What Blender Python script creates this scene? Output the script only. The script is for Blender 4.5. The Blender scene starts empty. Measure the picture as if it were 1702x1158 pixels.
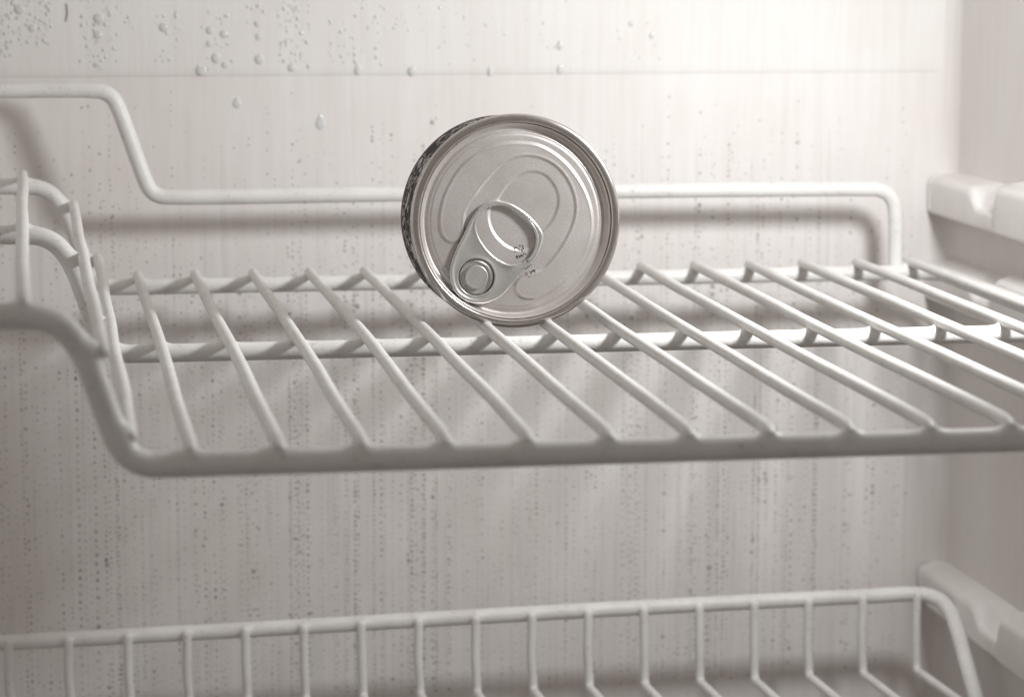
import bpy, bmesh, math, random
from mathutils import Vector, Matrix
import numpy as np

# ------------------------------------------------------------------ camera, world, light, exposure
# all modelling below is in millimetres, scaled to metres (S) when linked
S = 0.001
scene = bpy.context.scene
scene.render.engine = 'CYCLES'
scene.cycles.use_denoising = True
scene.cycles.max_bounces = 8
scene.cycles.diffuse_bounces = 5
scene.cycles.glossy_bounces = 4
scene.cycles.caustics_reflective = False
scene.cycles.caustics_refractive = False
scene.cycles.sample_clamp_indirect = 4.0

cam_data = bpy.data.cameras.new('camera')
cam = bpy.data.objects.new('camera', cam_data)
scene.collection.objects.link(cam)
cam_data.sensor_width = 36.0
cam_data.lens = 4562.3 / 1702.0 * 36.0
cam_data.clip_start = 0.05
cam_data.clip_end = 50.0
_r = Matrix(((0.985166, 0.022893, -0.170072), (-0.171576, 0.149952, -0.973692), (0.003212, 0.988428, 0.151656)))
cam.matrix_world = Matrix.Translation(Vector((-43.63, -794.05, 150.94)) * S) @ _r.to_4x4()
cam_data.dof.use_dof = True
cam_data.dof.focus_distance = 1.045
cam_data.dof.aperture_fstop = 12.5
scene.camera = cam

world = bpy.data.worlds.new('World')
scene.world = world
world.use_nodes = True
bg = world.node_tree.nodes['Background']
bg.inputs['Color'].default_value = (1.0, 0.93, 0.885, 1)
bg.inputs['Strength'].default_value = 0.225
_nt = world.node_tree
_tc = _nt.nodes.new('ShaderNodeTexCoord')
_sx = _nt.nodes.new('ShaderNodeSeparateXYZ')
_mr = _nt.nodes.new('ShaderNodeMapRange')
_mr.inputs[1].default_value = -1.0
_mr.inputs[2].default_value = 1.0
_cr = _nt.nodes.new('ShaderNodeValToRGB')
_cr.color_ramp.elements[0].color = (0.40, 0.345, 0.315, 1)
_cr.color_ramp.elements[1].color = (1.47, 1.36, 1.28, 1)
_nt.links.new(_tc.outputs['Generated'], _sx.inputs[0])
_nt.links.new(_sx.outputs[2], _mr.inputs[0])
_nt.links.new(_mr.outputs[0], _cr.inputs[0])
_nt.links.new(_cr.outputs[0], bg.inputs['Color'])

# the fridge's own bulb in its hooded holder on the right wall, aimed into the compartment
lamp = bpy.data.lights.new('interior_bulb', 'SPOT')
lamp.spot_size = math.radians(178)
lamp.spot_blend = 1.0
lamp.energy = 4.7
lamp.shadow_soft_size = 0.027
lamp.color = (0.975, 0.992, 1.0)
lamp_o = bpy.data.objects.new('interior_bulb', lamp)
scene.collection.objects.link(lamp_o)
lamp_o.location = Vector((334, 112, 166)) * S
lamp_o.rotation_euler = (Vector((10, 446, -70)) - Vector((334, 112, 166))).to_track_quat('-Z', 'Y').to_euler()

vs = scene.view_settings
vs.view_transform = 'Standard'
vs.look = 'None'
vs.exposure = 0.0
vs.gamma = 1.0
vs.use_curve_mapping = False

# ------------------------------------------------------------------ helpers
rnd = random.Random(7)
COL = scene.collection


def link(name, verts, faces, mat, parent=None, smooth=True, loc=None):
    me = bpy.data.meshes.new(name)
    me.from_pydata([(v[0] * S, v[1] * S, v[2] * S) for v in verts], [], faces)
    me.validate()
    if smooth:
        me.polygons.foreach_set('use_smooth', [True] * len(me.polygons))
    if mat:
        me.materials.append(mat)
    o = bpy.data.objects.new(name, me)
    COL.objects.link(o)
    if loc is not None:
        o.location = Vector(loc) * S
    if parent:
        o.parent = parent
    return o


def empty(name, loc, label, cat, group=None):
    o = bpy.data.objects.new(name, None)
    o.empty_display_size = 0.01
    COL.objects.link(o)
    o.location = Vector(loc) * S
    o['label'] = label
    o['category'] = cat
    if group:
        o['group'] = group
    return o


def child_of(o, parent):
    """parent keeping the mesh where it stands in the world (parents are unrotated empties)"""
    o.parent = parent
    o.matrix_parent_inverse = Matrix.Translation(-parent.location)
    return o


def catmull(pts, step=1.0):
    P = [np.array(p, float) for p in pts]
    P = [2 * P[0] - P[1]] + P + [2 * P[-1] - P[-2]]
    out = []
    for i in range(1, len(P) - 2):
        p0, p1, p2, p3 = P[i - 1:i + 3]
        L = np.linalg.norm(p2 - p1)
        n = max(2, int(L / step))
        # centripetal
        t0 = 0
        t1 = t0 + max(1e-6, np.linalg.norm(p1 - p0)) ** .5
        t2 = t1 + max(1e-6, np.linalg.norm(p2 - p1)) ** .5
        t3 = t2 + max(1e-6, np.linalg.norm(p3 - p2)) ** .5
        for k in range(n):
            t = t1 + (t2 - t1) * k / n
            a1 = (t1 - t) / (t1 - t0) * p0 + (t - t0) / (t1 - t0) * p1
            a2 = (t2 - t) / (t2 - t1) * p1 + (t - t1) / (t2 - t1) * p2
            a3 = (t3 - t) / (t3 - t2) * p2 + (t - t2) / (t3 - t2) * p3
            b1 = (t2 - t) / (t2 - t0) * a1 + (t - t0) / (t2 - t0) * a2
            b2 = (t3 - t) / (t3 - t1) * a2 + (t - t1) / (t3 - t1) * a3
            out.append((t2 - t) / (t2 - t1) * b1 + (t - t1) / (t2 - t1) * b2)
    out.append(P[-2])
    return np.array(out)


def tube(path, r, n=16, weld=None, weld_h=1.9, weld_w=1.5, cap=True, squash=None, ref=None):
    """round bar along path; weld = points where another bar is welded on (coating climbs towards it)"""
    path = np.asarray(path, float)
    m = len(path)
    T = np.gradient(path, axis=0)
    T /= np.linalg.norm(T, axis=1)[:, None]
    # parallel transport
    N = np.zeros((m, 3))
    a = np.array(ref if ref is not None else (0, 0, 1.))
    n0 = a - a.dot(T[0]) * T[0]
    if np.linalg.norm(n0) < 1e-3:
        a = np.array((0, 1., 0)); n0 = a - a.dot(T[0]) * T[0]
    N[0] = n0 / np.linalg.norm(n0)
    for i in range(1, m):
        v = N[i - 1] - N[i - 1].dot(T[i]) * T[i]
        N[i] = v / np.linalg.norm(v)
    B = np.cross(T, N)
    ph = np.linspace(0, 2 * np.pi, n, endpoint=False)
    rr = np.full((m, n), float(r)) if np.isscalar(r) else np.repeat(np.asarray(r, float)[:, None], n, 1)
    r_arr = rr[:, 0]
    r = float(r_arr[0])
    V = path[:, None, :] + rr[..., None] * (np.cos(ph)[None, :, None] * N[:, None, :] + np.sin(ph)[None, :, None] * B[:, None, :])
    if weld is not None:
        for w in weld:
            w = np.array(w, float)
            d = path - w
            along = np.abs((d * T).sum(1))
            near = np.linalg.norm(d, axis=1) < 14
            k = int(np.argmin(np.linalg.norm(d, axis=1)))
            dirn = w - path[k]
            dirn = dirn - dirn.dot(T[k]) * T[k]
            dirn /= max(1e-6, np.linalg.norm(dirn))
            g = np.exp(-np.maximum(0, along - 1.3) / weld_w) * near
            radial = (V - path[:, None, :]) / r_arr[:, None, None]
            c = np.clip((radial * dirn).sum(2), 0, 1) ** 1.6
            V = V + (weld_h * g[:, None] * c)[..., None] * dirn
    verts = [tuple(v) for ring in V for v in ring]
    faces = []
    for i in range(m - 1):
        for j in range(n):
            j2 = (j + 1) % n
            faces.append((i * n + j, i * n + j2, (i + 1) * n + j2, (i + 1) * n + j))
    if cap:
        for end, sgn in ((0, -1), (m - 1, 1)):
            base = end * n
            prev = [base + j for j in range(n)]
            for a_ in (30, 60):
                s_, c_ = math.sin(math.radians(a_)), math.cos(math.radians(a_))
                cur = []
                for j in range(n):
                    v = path[end] + (V[end, j] - path[end]) * c_ + T[end] * sgn * r * s_ * 0.8
                    cur.append(len(verts)); verts.append(tuple(v))
                for j in range(n):
                    j2 = (j + 1) % n
                    f = (prev[j], prev[j2], cur[j2], cur[j])
                    faces.append(f if sgn > 0 else f[::-1])
                prev = cur
            tip = len(verts); verts.append(tuple(path[end] + T[end] * sgn * r * 0.82))
            for j in range(n):
                j2 = (j + 1) % n
                f = (prev[j], prev[j2], tip)
                faces.append(f if sgn > 0 else f[::-1])
    return verts, faces


def lathe(profile, n=128, close_first=False, close_last=False):
    """profile (radius, height) turned about local z"""
    verts, faces, rings = [], [], []
    for (r, z) in profile:
        if r < 1e-6:
            rings.append([len(verts)]); verts.append((0, 0, z))
        else:
            ring = []
            for k in range(n):
                a = 2 * math.pi * k / n
                ring.append(len(verts)); verts.append((r * math.cos(a), r * math.sin(a), z))
            rings.append(ring)
    for A_, B_ in zip(rings[:-1], rings[1:]):
        for k in range(n):
            k2 = (k + 1) % n
            if len(A_) == 1:
                faces.append((A_[0], B_[k], B_[k2]))
            elif len(B_) == 1:
                faces.append((A_[k], B_[0], A_[k2]))
            else:
                faces.append((A_[k], B_[k], B_[k2], A_[k2]))
    return verts, faces


def smooth_profile(p, step):
    return [tuple(v) for v in catmull([(a, b, 0) for a, b in p], step)[:, :2]]


# ------------------------------------------------------------------ materials
def new_mat(name):
    m = bpy.data.materials.new(name)
    m.use_nodes = True
    nt = m.node_tree
    return m, nt, nt.nodes['Principled BSDF'], nt.nodes.new, nt.links.new


def ramp(nt, stops, interp='LINEAR'):
    n = nt.nodes.new('ShaderNodeValToRGB')
    n.color_ramp.interpolation = interp
    e = n.color_ramp.elements
    while len(e) < len(stops):
        e.new(0.5)
    for k, (p, c) in enumerate(stops):
        e[k].position = p
        e[k].color = c if len(c) == 4 else (*c, 1)
    return n


def mixc(nt, a, b, fac, blend='MIX'):
    n = nt.nodes.new('ShaderNodeMix')
    n.data_type = 'RGBA'
    n.blend_type = blend
    for sock, val in ((n.inputs[0], fac), (n.inputs[6], a), (n.inputs[7], b)):
        if hasattr(val, 'links') or isinstance(val, bpy.types.NodeSocket):
            nt.links.new(val, sock)
        elif isinstance(val, (tuple, list)):
            sock.default_value = (*val, 1) if len(val) == 3 else val
        else:
            sock.default_value = val
    return n.outputs[2]


def noise(nt, vec, scale, detail=3, rough=0.5, mscale=(1, 1, 1), loc=(0, 0, 0)):
    mp = nt.nodes.new('ShaderNodeMapping')
    mp.inputs['Scale'].default_value = mscale
    mp.inputs['Location'].default_value = loc
    nt.links.new(vec, mp.inputs[0])
    n = nt.nodes.new('ShaderNodeTexNoise')
    n.inputs['Scale'].default_value = scale
    n.inputs['Detail'].default_value = detail
    n.inputs['Roughness'].default_value = rough
    nt.links.new(mp.outputs[0], n.inputs['Vector'])
    return n.outputs['Fac']


def wall_material(name, base, streak, rough=0.55):
    m, nt, p, N, L = new_mat(name)
    co = N('ShaderNodeTexCoord').outputs['Object']
    # long vertical run marks of dried water, fine and broad
    s1 = noise(nt, co, 1.0, 4, 0.6, (150, 150, 9))
    s2 = noise(nt, co, 1.0, 3, 0.55, (420, 420, 22), (3, 1, 7))
    cl = noise(nt, co, 14.0, 4, 0.6)
    r1 = ramp(nt, [(0.30, (0, 0, 0)), (0.70, (1, 1, 1))]); L(s1, r1.inputs[0])
    r2 = ramp(nt, [(0.42, (0, 0, 0)), (0.64, (1, 1, 1))]); L(s2, r2.inputs[0])
    r3 = ramp(nt, [(0.35, (0, 0, 0)), (0.7, (1, 1, 1))]); L(cl, r3.inputs[0])
    c = mixc(nt, streak, base, r1.outputs[0])
    c = mixc(nt, c, mixc(nt, c, (0.975, 0.967, 0.96), 1.0, 'MULTIPLY'), r2.outputs[0])
    c = mixc(nt, c, mixc(nt, c, (0.95, 0.93, 0.915), 1.0, 'MULTIPLY'), r3.outputs[0])
    L(c, p.inputs['Base Color'])
    rr = N('ShaderNodeMapRange'); rr.inputs[3].default_value = rough - 0.08; rr.inputs[4].default_value = rough + 0.14
    L(s1, rr.inputs[0]); L(rr.outputs[0], p.inputs['Roughness'])
    fine = noise(nt, co, 900.0, 2, 0.6)
    b = N('ShaderNodeBump'); b.inputs['Strength'].default_value = 0.10; b.inputs['Distance'].default_value = 0.0004
    L(fine, b.inputs['Height'])
    b2 = N('ShaderNodeBump'); b2.inputs['Strength'].default_value = 0.12; b2.inputs['Distance'].default_value = 0.0008
    L(s2, b2.inputs['Height']); L(b.outputs[0], b2.inputs['Normal']); L(b2.outputs[0], p.inputs['Normal'])
    p.inputs['Specular IOR Level'].default_value = 0.2
    return m


M = {}
M['wall'] = wall_material('liner_lower', (0.81, 0.792, 0.776), (0.772, 0.74, 0.722))
M['panel'] = wall_material('liner_frosted', (0.80, 0.795, 0.775), (0.785, 0.762, 0.745))
M['side'] = wall_material('liner_side', (0.77, 0.75, 0.73), (0.762, 0.738, 0.718))

# plastic dip coating of the wire
m, nt, p, N, L = new_mat('white_plastic_coating')
co = N('ShaderNodeTexCoord').outputs['Object']
d1 = noise(nt, co, 60.0, 4, 0.6)
d2 = noise(nt, co, 700.0, 3, 0.6)
q1 = ramp(nt, [(0.40, (0, 0, 0)), (0.75, (1, 1, 1))]); L(d1, q1.inputs[0])
q2 = ramp(nt, [(0.56, (0, 0, 0)), (0.70, (1, 1, 1))]); L(d2, q2.inputs[0])
c = mixc(nt, (0.80, 0.79, 0.765), (0.73, 0.705, 0.68), q1.outputs[0])
spk = N('ShaderNodeMath'); spk.operation = 'MULTIPLY'; L(q1.outputs[0], spk.inputs[0]); L(q2.outputs[0], spk.inputs[1])
c = mixc(nt, c, (0.45, 0.41, 0.38), spk.outputs[0])
L(c, p.inputs['Base Color'])
p.inputs['Roughness'].default_value = 0.40
p.inputs['Specular IOR Level'].default_value = 0.4
b = N('ShaderNodeBump'); b.inputs['Strength'].default_value = 0.24; b.inputs['Distance'].default_value = 0.0006
L(noise(nt, co, 240.0, 3, 0.6), b.inputs['Height']); L(b.outputs[0], p.inputs['Normal'])
M['coat'] = m

# moulded plastic ledges
m, nt, p, N, L = new_mat('moulded_ledge')
co = N('ShaderNodeTexCoord').outputs['Object']
rr = ramp(nt, [(0.35, (0.80, 0.775, 0.755)), (0.7, (0.73, 0.70, 0.68))]); L(noise(nt, co, 45.0, 4, 0.6), rr.inputs[0])
L(rr.outputs[0], p.inputs['Base Color']); p.inputs['Roughness'].default_value = 0.32
M['ledge'] = m


def tin(name, base, rough, metal, bump=0.05, spots=True):
    m, nt, p, N, L = new_mat(name)
    co = N('ShaderNodeTexCoord').outputs['Object']
    g = noise(nt, co, 1900.0, 2, 0.7)
    w = noise(nt, co, 55.0, 4, 0.6)
    rg = ramp(nt, [(0.3, tuple(x * 0.78 for x in base)), (0.7, base)]); L(g, rg.inputs[0])
    rw = ramp(nt, [(0.3, (0.90, 0.885, 0.87)), (0.7, (1, 1, 1))]); L(w, rw.inputs[0])
    L(mixc(nt, rg.outputs[0], rw.outputs[0], 1.0, 'MULTIPLY'), p.inputs['Base Color'])
    p.inputs['Metallic'].default_value = metal
    mr = N('ShaderNodeMapRange'); mr.inputs[3].default_value = rough - 0.06; mr.inputs[4].default_value = rough + 0.08
    L(w, mr.inputs[0]); L(mr.outputs[0], p.inputs['Roughness'])
    b = N('ShaderNodeBump'); b.inputs['Strength'].default_value = bump; b.inputs['Distance'].default_value = 0.0002
    L(g, b.inputs['Height']); L(b.outputs[0], p.inputs['Normal'])
    return m


M['lid'] = tin('lacquered_tinplate', (0.79, 0.745, 0.715), 0.33, 0.68, 0.16)
M['seam'] = tin('bare_tinplate', (0.74, 0.70, 0.67), 0.22, 1.0, 0.0)
M['tab'] = tin('aluminium_tab', (0.76, 0.75, 0.72), 0.25, 0.72, 0.04)

# printed label: flat print in black, grey figures and a maroon band at the far end
m, nt, p, N, L = new_mat('printed_sleeve')
co = N('ShaderNodeTexCoord').outputs['Object']
sx = N('ShaderNodeSeparateXYZ'); L(co, sx.inputs[0])
band = ramp(nt, [(0.0, (1, 1, 1)), (0.36, (0, 0, 0))], 'CONSTANT')
mr = N('ShaderNodeMapRange'); mr.inputs[1].default_value = -0.0310; mr.inputs[2].default_value = -0.0160
L(sx.outputs[2], mr.inputs[0]); L(mr.outputs[0], band.inputs[0])
fig = noise(nt, co, 130.0, 2, 0.55, (1, 1, 1.2), (0.2, 0.13, 0.05))
fr = ramp(nt, [(0.0, (0.008, 0.007, 0.008)), (0.47, (0.42, 0.40, 0.38)), (0.515, (0.012, 0.010, 0.011)), (0.62, (0.55, 0.53, 0.51))], 'CONSTANT')
L(fig, fr.inputs[0])
edge = ramp(nt, [(0.0, (0, 0, 0)), (0.86, (1, 1, 1))], 'CONSTANT')
mr2 = N('ShaderNodeMapRange'); mr2.inputs[1].default_value = -0.0310; mr2.inputs[2].default_value = -0.003
L(sx.outputs[2], mr2.inputs[0]); L(mr2.outputs[0], edge.inputs[0])
c = mixc(nt, fr.outputs[0], (0.13, 0.055, 0.062), band.outputs[0])
c = mixc(nt, c, (0.30, 0.28, 0.265), edge.outputs[0])
L(c, p.inputs['Base Color']); p.inputs['Roughness'].default_value = 0.55; p.inputs['Specular IOR Level'].default_value = 0.12
M['sleeve'] = m

m, nt, p, N, L = new_mat('ink'); p.inputs['Base Color'].default_value = (0.03, 0.02, 0.02, 1); p.inputs['Roughness'].default_value = 0.6; M['ink'] = m

# condensation: murky little beads low down, clear-white drops above
m, nt, p, N, L = new_mat('murky_bead')
co = N('ShaderNodeTexCoord').outputs['Object']
rr = ramp(nt, [(0.30, (0.20, 0.17, 0.155)), (0.40, (0.40, 0.365, 0.34)), (0.60, (0.59, 0.55, 0.525))]); L(noise(nt, co, 70.0, 3, 0.7), rr.inputs[0])
L(rr.outputs[0], p.inputs['Base Color']); p.inputs['Roughness'].default_value = 0.35
M['bead'] = m
m, nt, p, N, L = new_mat('drip_trail')
p.inputs['Base Color'].default_value = (0.73, 0.698, 0.678, 1); p.inputs['Roughness'].default_value = 0.4
M['run'] = m
m, nt, p, N, L = new_mat('water_drop')
p.inputs['Base Color'].default_value = (0.88, 0.875, 0.86, 1); p.inputs['Roughness'].default_value = 0.08
p.inputs['Transmission Weight'].default_value = 0.25; p.inputs['IOR'].default_value = 1.33
M['drop'] = m
m, nt, p, N, L = new_mat('brown_fibre'); p.inputs['Base Color'].default_value = (0.26, 0.20, 0.15, 1); M['fibre'] = m

# ------------------------------------------------------------------ the setting: fridge liner
YW = 446.5      # back wall
YP = 445.85      # face of the frosted upper panel
XR = 384.5      # right wall


def rounded_slab(x0, x1, z0, z1, yb, yf, rad, mat, name, parent):
    """slab standing proud of the back wall with a rounded border"""
    verts, faces = [], []
    loops = []
    steps = 5
    for k in range(steps + 1):
        a = math.pi / 2 * k / steps
        ins = rad * (1 - math.cos(a)) if k else 0
        y = yb + (yf - yb) * math.sin(a)
        loop = []
        cr = 7.0
        for (cx, cz, a0) in ((x1 - cr, z1 - cr, 0), (x0 + cr, z1 - cr, 90), (x0 + cr, z0 + cr, 180), (x1 - cr, z0 + cr, 270)):
            for t in range(0, 91, 15):
                an = math.radians(a0 + t)
                loop.append(len(verts))
                verts.append((cx + (cr - ins) * math.cos(an), y, cz + (cr - ins) * math.sin(an)))
        loops.append(loop)
    n = len(loops[0])
    for A_, B_ in zip(loops[:-1], loops[1:]):
        for j in range(n):
            j2 = (j + 1) % n
            faces.append((A_[j], B_[j], B_[j2], A_[j2]))
    faces.append(tuple(loops[-1]))
    o = link(name, verts, faces, mat, parent)
    b_ = bmesh.new(); b_.from_mesh(o.data)
    bmesh.ops.recalc_face_normals(b_, faces=b_.faces)
    b_.faces.ensure_lookup_table()
    big = max(b_.faces, key=lambda q: q.calc_area())
    if big.normal.y > 0:
        bmesh.ops.reverse_faces(b_, faces=b_.faces)
    big.smooth = False
    b_.to_mesh(o.data); b_.free()
    return o


wall = link('wall_back', [(-260, YW, -420), (374.5, YW, -420), (374.5, YW, 330), (-260, YW, 330)], [(0, 3, 2, 1)], M['wall'], smooth=False)
wall['kind'] = 'structure'
rounded_slab(-255, 400, 84.0, 325, YW + 0.2, YP, 4.5, M['panel'], 'frosted_panel', wall)

prof = [(374.5 + 10 * math.sin(math.radians(a)), YW - 10 + 10 * math.cos(math.radians(a))) for a in range(0, 91, 9)]
prof += [(385.2, 330), (387, 150), (389, -60)]
vv, ff = [], []
for (x, y) in prof:
    vv += [(x, y, -420), (x, y, 330)]
for i in range(len(prof) - 1):
    ff.append((2 * i, 2 * i + 1, 2 * i + 3, 2 * i + 2))
side = link('wall_right', vv, ff, M['side'])
side['kind'] = 'structure'


left = link('wall_left', [(-150, YW, -420), (-154, -60, -420), (-154, -60, 330), (-150, YW, 330)], [(0, 1, 2, 3)], M['side'], smooth=False)
left['kind'] = 'structure'
top = link('ceiling', [(-170, YW, 262), (400, YW, 262), (400, -60, 262), (-170, -60, 262)], [(0, 1, 2, 3)], M['side'], smooth=False)
top['kind'] = 'structure'


def sstep1(t):
    t = min(1.0, max(0.0, t))
    return t * t * (3 - 2 * t)


def ledge(zb, zt_back, zt_block, y_notch0, y_notch1, face_x, name='support_ledge', tip=0.0):
    """moulded rail on the side wall running forward, with a dip before its front block"""
    # stations along depth: (y, top z, face x)
    st = []
    y = YW - 1.0
    ys = list(np.linspace(YW - 1.0, y_notch0, 10)) + list(np.linspace(y_notch0, y_notch1, 14))[1:] + list(np.linspace(y_notch1, y_notch1 - 7, 6))[1:] + [250, 100, -40]
    for y in ys:
        top, cut, fx = zt_back, 0.0, face_x
        if y < y_notch1:
            t = min(1, (y_notch1 - y) / 7.0)
            s_ = math.sqrt(1 - (1 - t) ** 2)
            cut = 0.65 * (1 - s_)
            top = zt_back + (zt_block - zt_back) * s_
            fx = face_x - 0.8 * s_
        elif y < y_notch0:
            t = (y_notch0 - y) / (y_notch0 - y_notch1)
            cut = 0.65 * sstep1(t * 2.6)
        st.append((y, top, fx, cut))
    verts, faces, sec = [], [], 0
    for (y, top, fx, cut) in st:
        k = max(0.0, (y - (YW - 16)) / 16.0)          # rounded rear end
        bot = zb + tip * k * k * 12
        ft = top + (bot + 5.0 - top) * cut             # front edge drops where the dip is scooped out
        r1 = 4.5 - 2.0 * cut
        xs = XR + 6
        ring = [(xs, top + 2.8), (XR - 1.0, top + 1.6), (fx + r1 + 2.5, (top + 0.8) * (1 - cut) + cut * (ft + 4.0))]
        for a in range(90, 181, 15):
            an = math.radians(a)
            ring.append((fx + r1 + r1 * math.cos(an), ft - r1 + r1 * math.sin(an)))
        for a in range(180, 271, 15):
            an = math.radians(a)
            ring.append((fx + 2.0 + 2.0 * math.cos(an), bot + 2.0 + 2.0 * math.sin(an)))
        ring.append((xs, bot))
        sec = len(ring)
        for (x, z) in ring:
            verts.append((x, y, z))
    for i in range(len(st) - 1):
        for j in range(sec - 1):
            a = i * sec + j
            faces.append((a, a + 1, a + sec + 1, a + sec))
    faces.append(tuple(range(sec)))
    faces.append(tuple(reversed(range((len(st) - 1) * sec, len(st) * sec))))
    return link(name, verts, faces, M['ledge'], side)


ledge(18.0, 36.0, 40.0, 391, 355, 372.0)
ledge(-23.0, -5.0, -0.8, 391, 355, 372.0)
ledge(-170.0, -151.5, -148.0, 372, 334, 372.0, tip=0.8)

# ------------------------------------------------------------------ the wire shelf
YB, YM = 403.6, 213.2
RZ = -4.7            # height of rail centre lines
WZ = 0.3             # height of wire centre lines
R_RAIL, R_WIRE = 3.45, 2.2
shelf = empty('wire_shelf', (150, 200, -8), 'white plastic coated wire shelf with a raised step at its left end', 'shelf')

STEP = [(-120, 39.8), (-80, 39.8), (-50, 39.8), (-42.5, 39.3), (-37.3, 37.0), (-33.3, 32.8), (-30.0, 26.9), (-26.9, 18.5), (-23.4, 8.0), (-21.2, 2.4), (-18.0, -1.9), (-13.2, -4.3), (-7, RZ), (5, RZ)]


def rail_path(y, x_end):
    p = [(x, y, z) for x, z in STEP] + [(x_end * f, y, RZ) for f in (0.25, 0.5, 0.75, 1.0)]
    return catmull(p, 0.9)


# X of each wire at back / middle / front rail, as they really stand (slightly uneven)
WB = [-0.2, 24.7, 50.1, 74.8, 99.3, 124.4, 149.5, 174.4, 199.4, 224.5, 249.4, 274.9, 299.7, 325.2, 350.6]
WM = [0.4, 25.4, 51.0, 76.6, 100.7, 124.6, 149.0, 173.4, 199.0, 224.3, 249.7, 274.6, 300.6, 326.2, 351.6]
WF = [-0.3, 25.4, 50.1, 75.2, 99.9, 124.6, 149.4, 174.3, 199.7, 225.3, 250.9, 276.0, 301.0, 326.0, 351.0]
# wires on the step: (x, z) of the wire centre at back, middle, front
STEPW = [((-48.6, 44.9), (-48.2, 44.9), (-47.6, 44.9)), ((-27.2, 31.6), (-26.6, 31.4), (-25.6, 30.8)), ((-17.2, 8.0), (-17.4, 7.2), (-18.0, 5.6))]

wire_pts = []
for i in range(15):
    wire_pts.append(((WB[i], WZ), (WM[i], WZ), (WF[i], WZ)))
allw = wire_pts + [tuple(w) for w in STEPW]


def weld_list(k, y):
    return [(w[k][0], y, w[k][1]) for w in allw]


XS = 363.5
# outer frame: one bent bar, front left -> front right -> along the side -> back right -> back left
front = rail_path(0, 340)
back = rail_path(YB, 345)
arc1 = [(XS - 12 + 12 * math.sin(math.radians(a)), 12 - 12 * math.cos(math.radians(a)), RZ) for a in range(0, 91, 10)]
sidep = [(XS, y, RZ) for y in range(14, 392, 8)]
arc2 = [(XS - 12 + 12 * math.cos(math.radians(a)), YB - 12 + 12 * math.sin(math.radians(a)), RZ) for a in range(0, 91, 10)]
frame_path = np.array([tuple(v) for v in front] + arc1 + sidep + arc2 + [tuple(v) for v in back[::-1]])
r_frame = R_RAIL + 0.45 * np.clip(1 - frame_path[:, 1] / 200.0, 0, 1)
fv, ff = tube(frame_path, r_frame, 20, weld_list(0, YB) + weld_list(2, 0), weld_h=1.9, weld_w=1.4)
child_of(link('frame_bar', fv, ff, M['coat']), shelf)
mv, mf = tube(np.vstack([rail_path(YM, 345), [(XS - 2, YM, RZ)]]), R_RAIL, 18, weld_list(1, YM), weld_h=2.2, weld_w=1.25)
child_of(link('middle_rail', mv, mf, M['coat']), shelf)

for k, w in enumerate(allw):
    (xb, zb), (xm, zm), (xf, zf) = w
    j = lambda s: rnd.uniform(-s, s)
    on_step = k >= 15
    dx = 0.9 if (on_step and k > 15) else 0
    pts = [(xb, YB + 1.6, zb - 0.1), (xb, YB - 10, zb + 0.05),
           (xb * 0.66 + xm * 0.34 + j(.35), YB * 0.66 + YM * 0.34, zb * .66 + zm * .34 + j(.2)),
           (xb * 0.33 + xm * 0.67 + j(.35), YB * 0.33 + YM * 0.67, zb * .33 + zm * .67 + j(.2)),
           (xm, YM, zm + 0.1),
           (xm * 0.66 + xf * 0.34 + j(.4), YM * 0.66, zm * .66 + zf * .34 + 0.25 + j(.2)),
           (xm * 0.33 + xf * 0.67 + j(.4), YM * 0.33, zm * .33 + zf * .67 + 0.35 + j(.2)),
           (xf, 14, zf + 0.35), (xf, 5.5, zf + 0.15), (xf, 1.8, zf - 0.35), (xf, -1.0, zf - 1.5)]
    v, f = tube(catmull(pts, 4.0), R_WIRE * rnd.uniform(0.97, 1.04), 14)
    child_of(link('cross_wire', v, f, M['coat']), shelf)

# guard bar standing behind the back rail
g = [(-130, 81), (-60, 80.8), (-20, 80.6), (-13.5, 79.8), (-9.6, 77.4), (-7.0, 72.6), (-1.0, 55.5), (4.3, 40.5), (6.4, 36.6), (10.0, 34.4), (16, 33.9), (120, 33.9), (220, 33.9), (330, 33.3), (336, 33.0), (341, 30.9), (344.0, 26.6), (345.0, 20), (345.3, 8), (345.4, -5.0)]
v, f = tube(catmull([(x, YB + 6.3, z) for x, z in g], 1.5), 3.45, 18, ref=(0, 1, 0))
child_of(link('guard_bar', v, f, M['coat']), shelf)

# ------------------------------------------------------------------ the wire basket below
basket = empty('wire_basket', (150, 330, -215), 'white wire basket with closely spaced upright wires along the bottom edge', 'basket')
BX = [-59.4 + 25.97 * k for k in range(17)]
rim = [(-140, YB, -162.3), (-59, YB, -161.4), (47, YB, -160.0), (151, YB, -158.2), (253, YB, -156.7), (340, YB, -155.8), (354, YB, -155.6), (361.5, YB - 1.5, -156.0), (366.8, YB - 6.5, -157.6), (369.0, 387.5, -161.2), (369.0, 379, -166.5), (369.0, 350, -192.0), (369, 318, -220.5), (369, 270, -264)]
bw = []
for x in BX:
    ztop = -161.0 + (x + 59) * 0.0132
    bw.append((x, YB - 4.9, ztop))
v, f = tube(catmull(rim, 0.9), 3.55, 18, [(x, y, z + 0.0) for x, y, z in bw], weld_h=1.5, weld_w=1.2)
child_of(link('rim_bar', v, f, M['coat']), basket)
for (x, y, z) in bw:
    xo = rnd.uniform(-.35, .35)
    zb = -192.0 + rnd.uniform(-.4, .4) + (0.9 if x > 290 else 0)
    xb = x + 0.7
    p = [(x, y + 0.1, z + 0.3), (x + xo * .3, y, z - 8), (x + xo, y - .1, z - 18), (xb, y - .1, zb + 3.2), (xb, y - 0.7, zb + 1.1), (xb, y - 2.6, zb), (xb, y - 12, zb + 0.3), (xb, y - 70, zb + 2.5), (xb, y - 160, zb + 5)]
    v, f = tube(catmull(p, 1.6), 2.05, 14, ref=(0, 1, 0))
    child_of(link('upright_wire', v, f, M['coat']), basket)

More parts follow.
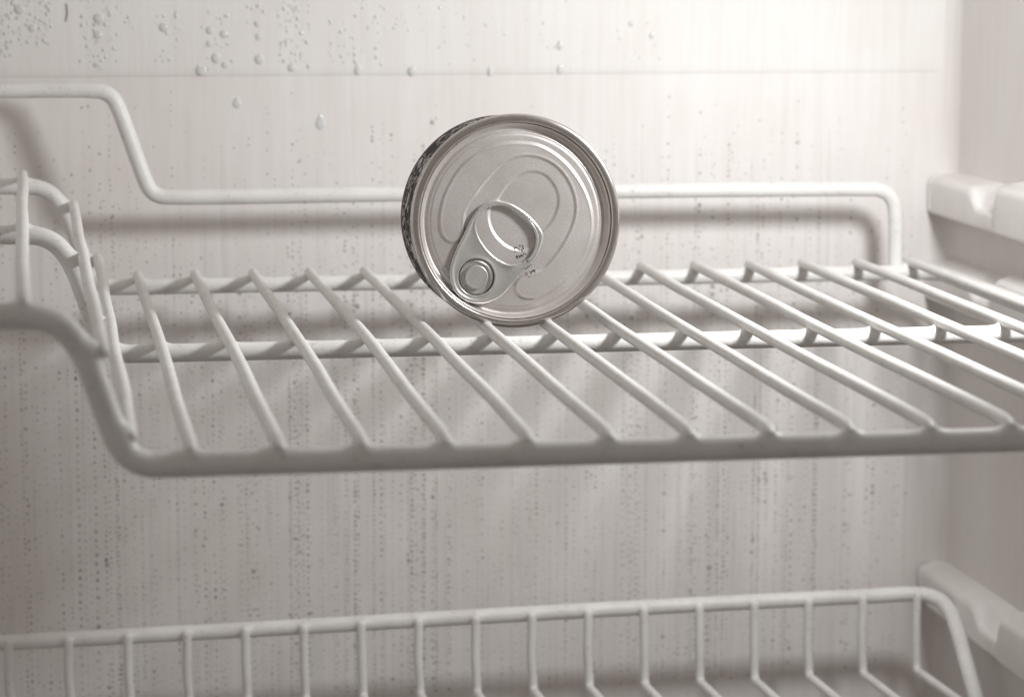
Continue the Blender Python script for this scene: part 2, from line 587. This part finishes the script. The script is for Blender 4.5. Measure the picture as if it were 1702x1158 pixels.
# ------------------------------------------------------------------ the tin can lying on the shelf
A= [(-20.12, -4.86), (-22.18, -7.26), (-25.88, -7.6), (-28.75, -4.7), (-29.56, 0.19), (-28.74, 6.66), (-26.28, 13.1), (-20.95, 20.94), (-13.57, 26.49), (-5.36, 29.38), (1.24, 29.87), (9.51, 28.63), (17.83, 23.82), (24.54, 16.4), (28.78, 8.17), (30.51, 0.77), (30.23, -5.8), (28.1, -12.33), (23.95, -18.84), (18.12, -24.48), (11.46, -28.86), (6.45, -30.15), (2.28, -29.47), (-0.22, -26.54), (0.18, -23.42), (3.08, -21.02), (7.66, -19.72), (10.99, -18.4), (14.31, -15.1), (18.87, -8.87), (22.17, -2.37), (23.55, 3.34), (22.75, 9.9), (19.54, 16.47), (14.52, 21.43), (7.88, 24.11), (2.08, 24.27), (-3.69, 22.08), (-8.62, 18.1), (-15.2, 10.09), (-19.14, 4.07), (-19.71, -0.8)]
Cc= [(-6.54, 8.33), (-2.84, 13.55), (2.11, 17.38), (7.07, 18.52), (12.06, 16.99), (15.82, 12.45), (17.1, 7.54), (15.88, 2.25), (13.82, -1.4), (10.92, -4.45), (8.03, -8.66), (3.05, -11.18), (-1.94, -10.26), (-6.92, -6.33), (-9.74, -0.98), (-9.83, 4.32)]
Dd= [(-14.35, -4.31), (-11.05, -5.03), (-8.15, -8.35), (-4.42, -11.28), (-0.27, -13.57), (0.16, -15.71)]
T= [(-8.09, 8.26), (-2.31, 6.95), (4.32, 2.77), (9.32, -2.62), (10.67, -5.67), (9.77, -10.15), (7.3, -15.01), (2.75, -19.83), (-1.38, -24.01), (-5.52, -28.26), (-10.48, -30.61), (-15.45, -31.06), (-20.4, -29.55), (-24.11, -26.2), (-25.67, -21.67), (-25.67, -16.78), (-23.7, -11.12), (-20.41, -4.68), (-17.13, 1.76), (-13.85, 5.76), (-10.15, 7.73)]
H= [(-13.84, 2.51), (-10.55, 5.3), (-5.61, 5.79), (-0.65, 4.08), (4.33, -0.08), (7.25, -4.38), (7.69, -8.47), (5.63, -13.34), (1.91, -15.72), (-2.24, -16.45), (-6.38, -14.73), (-10.52, -11.38), (-14.08, -6.42), (-15.48, -2.33), (-15.07, 0.51)]
TXT1= [(-0.3, -10.35), (-0.21, -10.95), (-0.09, -11.75), (0.31, -10.36), (0.92, -10.58), (1.53, -10.99), (1.93, -9.6), (1.73, -11.19), (2.54, -11.21), (2.94, -9.62), (3.15, -10.22), (3.27, -10.82), (2.75, -11.61), (0.52, -13.57), (0.73, -14.17), (1.33, -13.38), (1.74, -13.79), (2.35, -13.2), (2.96, -13.41), (3.36, -12.62), (4.17, -12.84), (0.93, -13.97), (2.06, -13.52)]
TXT2= [(2.65, -15.39), (4.27, -15.03), (4.47, -15.23), (3.07, -18.0), (3.88, -18.21), (4.48, -17.63), (5.69, -16.85), (5.01, -17.32)]
TXT3= [(3.85, -20.35), (4.06, -20.96), (4.67, -20.77), (4.46, -20.17), (5.28, -21.39), (5.07, -21.1), (5.68, -19.79), (6.09, -20.6), (6.29, -19.61), (6.9, -19.22), (7.3, -19.03), (7.51, -19.83), (7.71, -20.44), (7.63, -19.43), (5.88, -20.2), (6.57, -19.93)]

R_CAN = 40.5
can = empty('tin_can', (136.6, 228, 40.5), 'silver ring-pull tin can lying on its side on the wire shelf', 'can')
can.rotation_euler = Vector((math.sin(math.radians(2.8)), -math.cos(math.radians(2.8)), math.sin(math.radians(2.2)))).to_track_quat('Z', 'Y').to_euler()
# local frame: +z out of the lid, x right, y up (checked against the world axes)
_m = can.rotation_euler.to_matrix()
if _m.col[0].x < 0:
    can.rotation_euler = (_m @ Matrix.Rotation(math.pi, 3, 'Z')).to_euler()


def part(name, verts, faces, mat, parent=can, smooth=True):
    return link(name, verts, faces, mat, parent, smooth)


body = smooth_profile([(38.9, -3.3), (39.35, -3.9), (39.4, -5.0), (39.4, -15), (39.4, -29.4), (39.1, -30.5), (38.2, -31.2), (36.5, -31.3), (30, -30.4), (0.0, -30.3)], 0.5)
part('sleeve', *lathe(list(reversed(body)), 160), M['sleeve'])
seam = smooth_profile([(37.3, -1.7), (37.42, -0.8), (37.75, -0.22), (38.35, 0.0), (39.4, -0.03), (40.3, -0.35), (40.7, -1.1), (40.7, -2.5), (40.3, -3.1), (39.3, -3.5), (38.6, -3.8)], 0.25)
part('front_seam', *lathe(list(reversed(seam)), 192), M['seam'])


# lid: chuck wall, countersink groove and embossed panel as one sheet
def sdf(poly, X, Y):
    """signed distance to a closed polygon, negative inside"""
    P = catmull([(x, y, 0) for x, y in poly] + [(poly[0][0], poly[0][1], 0)], 0.8)[:, :2]
    P = P[:-1]
    dmin = np.full(X.shape, 1e9)
    inside = np.zeros(X.shape, bool)
    n = len(P)
    for i in range(n):
        ax, ay = P[i]; bx, by = P[(i + 1) % n]
        dx, dy = bx - ax, by - ay
        L2 = dx * dx + dy * dy + 1e-9
        t = np.clip(((X - ax) * dx + (Y - ay) * dy) / L2, 0, 1)
        dmin = np.minimum(dmin, np.hypot(X - ax - t * dx, Y - ay - t * dy))
        cond = ((ay > Y) != (by > Y)) & (X < (bx - ax) * (Y - ay) / (by - ay + 1e-12) + ax)
        inside ^= cond
    return np.where(inside, -dmin, dmin)


def sstep(d, w):
    t = np.clip(0.5 - d / w, 0, 1)
    return t * t * (3 - 2 * t)


nr, na = 150, 420
rad = np.concatenate([np.linspace(0.25, 33.6, nr), [33.9, 34.15, 34.4, 34.7, 35.05, 35.4, 35.7, 36.0, 36.3, 36.6, 36.85, 37.0, 37.1, 37.2, 37.3]])
zr = np.concatenate([np.zeros(nr), [-0.08, -0.35, -0.6, -0.72, -0.74, -0.6, -0.2, 0.5, 1.35, 2.25, 2.85, 3.05, 3.0, 2.8, 2.6]]) * np.concatenate([np.ones(nr), np.full(15, 0.72)]) - 3.3
ang = np.linspace(0, 2 * np.pi, na, endpoint=False)
RR, AA = np.meshgrid(rad, ang, indexing='ij')
LX, LY = RR * np.cos(AA), RR * np.sin(AA)
ZZ = np.repeat(zr[:, None], na, 1)
d_arc = sdf(A, LX, LY)
d_well = sdf(Cc, LX, LY)
emb = 0.5 * sstep(d_arc, 0.95) + 0.07 * np.exp(-((d_arc + 0.75) / 0.35) ** 2)
emb += -0.5 * sstep(d_well, 1.3)
# slightly raised panel and a shallow ring bead near its edge
emb += 0.22 * sstep(RR - 32.8, 0.9)
pl = RR < 33.7
ZZ = ZZ + np.where(pl, emb, 0)
verts = [(0, 0, float(ZZ[0].mean()))] + [(float(x), float(y), float(z)) for x, y, z in zip(LX.ravel(), LY.ravel(), ZZ.ravel())]
faces = [(0, 1 + j, 1 + (j + 1) % na) for j in range(na)]
for i in range(len(rad) - 1):
    for j in range(na):
        j2 = (j + 1) % na
        faces.append((1 + i * na + j, 1 + (i + 1) * na + j, 1 + (i + 1) * na + j2, 1 + i * na + j2))
lid = part('lid', verts, faces, M['lid'])


def height_at(x, y):
    X_, Y_ = np.array([x]), np.array([y])
    return float(-3.3 + 0.22 + 0.5 * sstep(sdf(A, X_, Y_), 0.95)[0] - 0.5 * sstep(sdf(Cc, X_, Y_), 1.3)[0])


def dots(name, pts, zf, parent, r=0.29):
    vv, ff = [], []
    for (x, y) in pts:
        b0 = len(vv)
        z = zf(x, y)
        rx, ry = r * rnd.uniform(.75, 1.15), r * rnd.uniform(.9, 1.6)
        for k in range(8):
            a = 2 * math.pi * k / 8
            vv.append((x + rx * math.cos(a), y + ry * math.sin(a), z))
        ff.append(tuple(range(b0, b0 + 8)))
    return link(name, vv, ff, M['ink'], parent, False)


dots('stamped_code', TXT1 + TXT3, lambda x, y: height_at(x, y) + 0.05, lid)

# ring-pull tab: pressed plate with a curled border, ring hole and rivet nose
tab_z = -1.45


def offset_poly(P, d):
    P = np.asarray(P); n = len(P)
    out = []
    for i in range(n):
        t = P[(i + 1) % n] - P[i - 1]
        t /= np.linalg.norm(t) + 1e-9
        out.append(P[i] + d * np.array([t[1], -t[0]]))
    return np.array(out)


def closed_curve(pts, count):
    c = catmull([(x, y, 0) for x, y in pts] + [(pts[0][0], pts[0][1], 0)], 0.3)[:, :2]
    seg = np.r_[0, np.cumsum(np.linalg.norm(np.diff(c, axis=0), axis=1))]
    s = np.linspace(0, seg[-1], count, endpoint=False)
    return np.stack([np.interp(s, seg, c[:, 0]), np.interp(s, seg, c[:, 1])], 1)


def signed_area(P):
    return 0.5 * np.sum(P[:, 0] * np.roll(P[:, 1], -1) - np.roll(P[:, 0], -1) * P[:, 1])


outer = closed_curve(T, 160)
hole = closed_curve(H, 120)
if signed_area(outer) < 0: outer = outer[::-1]
if signed_area(hole) < 0: hole = hole[::-1]
RIV = np.array((-15.5, -20.9))
cut_r = 7.0
cutc = np.array([RIV + cut_r * np.array((math.cos(a), math.sin(a))) for a in np.linspace(0, 2 * np.pi, 80, endpoint=False)])

bm = bmesh.new()


def add_rolled(P, inward, zs):
    """rolled lip: rings from the flat plate over the lip and down; P ccw, inward = +1 when material lies inside P"""
    rings = []
    for (dd, z) in zs:
        Q = offset_poly(P, -dd * inward)
        rings.append([bm.verts.new((q[0] * S, q[1] * S, z * S)) for q in Q])
    n = len(P)
    for a_, b_ in zip(rings[:-1], rings[1:]):
        for j in range(n):
            j2 = (j + 1) % n
            q = (a_[j], a_[j2], b_[j2], b_[j])
            bm.faces.new(q if inward > 0 else q[::-1])
    return rings


lip = [(0.9, -1.15), (0.25, -1.0), (0.0, -0.45), (0.12, 0.05), (0.55, 0.36), (1.05, 0.34), (1.5, 0.1), (1.75, 0.0)]
ro = add_rolled(outer, 1, lip)
lip_h = [(0.7, -1.1), (0.2, -0.9), (0.0, -0.4), (0.1, 0.0), (0.45, 0.24), (0.85, 0.2), (1.15, 0.0)]
rh = add_rolled(hole, -1, lip_h)
lip_c = [(0.0, -0.45), (0.05, 0.0), (0.25, 0.2), (0.6, 0.14), (1.0, 0.0)]
rc = add_rolled(cutc, -1, lip_c)
# plate between the three inner borders
edges = []
for ring in (ro[-1], rh[-1], rc[-1]):
    n = len(ring)
    for j in range(n):
        e = bm.edges.get((ring[j], ring[(j + 1) % n]))
        edges.append(e if e else bm.edges.new((ring[j], ring[(j + 1) % n])))
bmesh.ops.triangle_fill(bm, use_beauty=True, use_dissolve=False, edges=edges)
bmesh.ops.recalc_face_normals(bm, faces=bm.faces)
for fc in bm.faces:
    fc.smooth = True
me = bpy.data.meshes.new('pull_tab'); bm.to_mesh(me); bm.free()
me.materials.append(M['tab'])
tab = bpy.data.objects.new('pull_tab', me); COL.objects.link(tab); tab.parent = can
tab.location = (0, 0, tab_z * S)
tab.rotation_euler = (0, 0, 0)
# rivet with its island and button,
riv_prof = smooth_profile([(6.5, -0.2), (6.4, -0.75), (6.05, -1.25), (5.4, -1.5), (4.8, -1.46), (4.56, -1.1), (4.5, 0.05), (4.3, 0.32), (3.95, 0.4), (3.6, 0.34), (3.3, 0.31), (1.6, 0.31), (0.0, 0.31)], 0.12)
v, f = lathe(riv_prof, 72)
rv = link('rivet', [(x + RIV[0], y + RIV[1], z) for x, y, z in v], f, M['tab'], tab)
dots('stamped_code', TXT2, lambda x, y: 0.42, tab, 0.22)

# ------------------------------------------------------------------ condensation on the back wall


def dome(cx, cz, y, rx, rz, h, n=10, rings=3, drip=0.0):
    """low bead lying on a wall that faces -Y"""
    vv, ff = [], []
    for k in range(rings):
        a = math.pi / 2 * k / rings
        for j in range(n):
            t = 2 * math.pi * j / n
            zz = rz * math.sin(t)
            if drip and zz > 0:
                zz *= 1 + drip
            w = 1.0 if not (drip and math.sin(t) > 0) else (1 - 0.55 * math.sin(t))
            vv.append((cx + rx * w * math.cos(t) * math.cos(a), y - h * math.sin(a), cz + zz * math.cos(a)))
    vv.append((cx, y - h, cz))
    for k in range(rings - 1):
        for j in range(n):
            j2 = (j + 1) % n
            ff.append((k * n + j, k * n + j2, (k + 1) * n + j2, (k + 1) * n + j))
    b0 = (rings - 1) * n
    for j in range(n):
        ff.append((b0 + j, b0 + (j + 1) % n, rings * n))
    return vv, ff


class Bag:
    def __init__(self):
        self.v, self.f = [], []

    def add(self, vf):
        b0 = len(self.v)
        self.v += vf[0]
        self.f += [tuple(i + b0 for i in q) for q in vf[1]]


murky = Bag()
runs = Bag()
x = -66.0
while x < 366:
    dens = rnd.random()
    bigcol = rnd.random() < 0.16
    sp = rnd.uniform(1.9, 4.0)
    rc_ = rnd.choice((0.28, 0.33, 0.38, 0.44, 0.52, 0.6))
    if rnd.random() < 0.4:
        ln = rnd.uniform(18, 70)
        zc = rnd.uniform(-190, 70 - ln)
        runs.add(dome(x + rnd.gauss(0, 0.5), zc, YW + 0.02, rnd.uniform(0.5, 1.6), ln, 0.07, 12, 3))
    zt = rnd.uniform(30, 78) if rnd.random() < 0.6 else rnd.uniform(-20, 30)
    z = zt
    while z > -205:
        # sparser towards the top and in the bright right-hand corner
        t = min(1, max(0, (50 - z) / 120))
        keep = 0.40 + 0.66 * t
        if x > 330: keep *= 0.55
        if rnd.random() < keep * (0.62 + 0.38 * dens):
            r_ = rc_ * (1.25 if bigcol else 1.0) * rnd.uniform(0.7, 1.25)
            if rnd.random() < 0.03: r_ *= 1.6
            murky.add(dome(x + rnd.gauss(0, 0.17), z, YW + 0.05, r_, r_ * rnd.uniform(0.95, 1.35), r_ * 0.38, 8, 2))
        z -= sp * rnd.uniform(0.8, 1.2)
    x += rnd.choice((1.2, 1.7, 2.3, 3.0, 3.7)) * rnd.uniform(0.85, 1.15)
for (rx_, z0_, z1_) in ((128.5, -112, -158), (334, -72, -112), (345, -62, -120), (18, 20, -30)):
    runs.add(dome(rx_, (z0_ + z1_) / 2, YW + 0.02, 0.7, abs(z0_ - z1_) / 2, 0.10, 12, 3))
o = link('drip_trails', runs.v, runs.f, M['run'])
o['kind'] = 'stuff'; o['label'] = 'faint vertical drip trails left by water on the back wall'; o['category'] = 'condensation'
o = link('condensation_beads', murky.v, murky.f, M['bead'])
o['kind'] = 'stuff'; o['label'] = 'rows of tiny murky condensation beads running down the back wall'; o['category'] = 'condensation'

# measured positions on the back wall, converted from the survey grid (u, v) to wall millimetres
def wall_xz(u, v):
    k = (YP + 794.05) / (431.4 + 794.05)
    return (-43.63 + k * (-12.788 + 0.256993 * u + 1.04846e-05 * u * u - 0.006775 * v + 9.2067e-06 * u * v),
            150.94 + k * (-32.083 - 0.000267 * u - 0.259825 * v - 1.03276e-05 * u * v - 8.99e-06 * v * v))


small = Bag()
for (u0, u1, v0, v1, cnt) in ((0, 85, -40, 75, 210), (130, 195, -60, 118, 130), (0, 20, 60, 120, 14), (200, 225, 5, 60, 9), (255, 300, 20, 110, 34), (330, 400, 10, 120, 40), (410, 440, 0, 110, 12), (460, 515, -20, 120, 95), (545, 640, 0, 110, 75), (655, 680, 0, 120, 14), (690, 790, 0, 120, 34), (800, 1120, -20, 110, 46)):
    for _ in range(cnt):
        u, v = rnd.uniform(u0, u1), rnd.uniform(v0, v1)
        X_, Z_ = wall_xz(u, v)
        if Z_ < 87.5: continue
        r_ = rnd.choice((0.25, 0.32, 0.4, 0.5, 0.65, 0.9)) * rnd.uniform(.8, 1.2)
        if u > 640: r_ *= 0.8
        small.add(dome(X_, Z_, YP + 0.02, r_, r_ * rnd.uniform(1, 1.25), r_ * 0.42, 10, 3))
o = link('condensation_mist', small.v, small.f, M['drop'])
o['kind'] = 'stuff'; o['label'] = 'patches of fine clear condensation on the frosted upper panel'; o['category'] = 'condensation'

DROPS = [
    (32, 16, 9, 9, 'biggest round water drop, at the far top left of the frosted panel'),
    (53, 47, 7, 7, 'round water drop just below and right of the biggest drop at top left'),
    (164, 31, 9, 9, 'upper of two large water drops in the second wet patch from the left'),
    (163, 58, 8, 8, 'lower of two large water drops in the second wet patch from the left'),
    (161, 108, 7, 5, 'flat wide water drop at the bottom of the second wet patch from the left'),
    (272, 46, 8, 8, 'water drop alone at the left of the fourth column of drops'),
    (349, 51, 7, 7, 'left water drop of the close pair above the shelf guard bar bend'),
    (372, 57, 7, 7, 'right water drop of the close pair above the shelf guard bar bend'),
    (348, 73, 6, 6, 'small water drop right below the close pair of drops'),
    (359, 97, 8, 9, 'tall water drop between the close pair and the panel edge'),
    (374, 108, 6, 6, 'small water drop right of the largest drop at the panel edge'),
    (335, 118, 10, 9, 'largest water drop hanging at the lower edge of the frosted panel'),
    (428, 40, 6, 6, 'top water drop of a vertical row of three'),
    (430, 61, 6, 6, 'middle water drop of a vertical row of three'),
    (431, 99, 8, 9, 'lowest and largest water drop of a vertical row of three'),
    (485, 113, 7, 7, 'water drop near the panel edge between two finely misted patches'),
    (595, 116, 6, 10, 'upright oval water drop at the panel edge left of the can'),
    (685, 118, 8, 9, 'pale water drop at the panel edge directly above the can label'),
    (815, 118, 5, 9, 'narrow water drop at the panel edge straight above the can'),
    (931, 115, 6, 9, 'lower of two pale water drops above the right side of the can'),
    (931, 76, 6, 9, 'upper of two pale water drops above the right side of the can'),
    (1049, 40, 5, 6, 'upper faint water drop on the bright right part of the panel'),
    (1083, 60, 5, 6, 'lower faint water drop on the bright right part of the panel'),
]
for (u, v, ru, rv_, lab) in DROPS:
    X_, Z_ = wall_xz(u, v)
    sc = 0.262
    h = 0.40 * sc * min(ru, rv_)
    vf = dome(0, 0, 0, ru * sc, rv_ * sc, h, 20, 6)
    o = link('water_drop', vf[0], vf[1], M['drop'], loc=(X_, YP + 0.02, Z_))
    o['label'] = lab; o['category'] = 'water drop'; o['group'] = 'water drops on the frosted panel'
for (u, v, ru, rv_, dr, lab) in ((394, 172, 8, 9, 0.25, 'faint round water drop below the panel edge left of the teardrop'), (533, 207, 9, 10, 1.0, 'clear teardrop of water running down between guard bar and can')):
    X_, Z_ = wall_xz(u, v)
    vf = dome(0, 0, 0, ru * 0.262, rv_ * 0.262, 0.6, 24, 6, dr)
    o = link('water_drop', vf[0], vf[1], M['drop'], loc=(X_, YW + 0.02, Z_))
    o['label'] = lab; o['category'] = 'water drop'; o['group'] = 'water drops on the frosted panel'

X0, Z0 = wall_xz(110, 7); X1, Z1 = wall_xz(110, 36)
v, f = tube(catmull([(X0, YP - 0.3, Z0), (X0 + .4, YP - 0.4, Z0 * .5 + Z1 * .5), (X1 - .2, YP - 0.3, Z1)], 1.0), 0.2, 6)
o = link('fibre', v, f, M['fibre'])
o['label'] = 'short brown fibre stuck upright on the frosted panel at top left'; o['category'] = 'fibre'
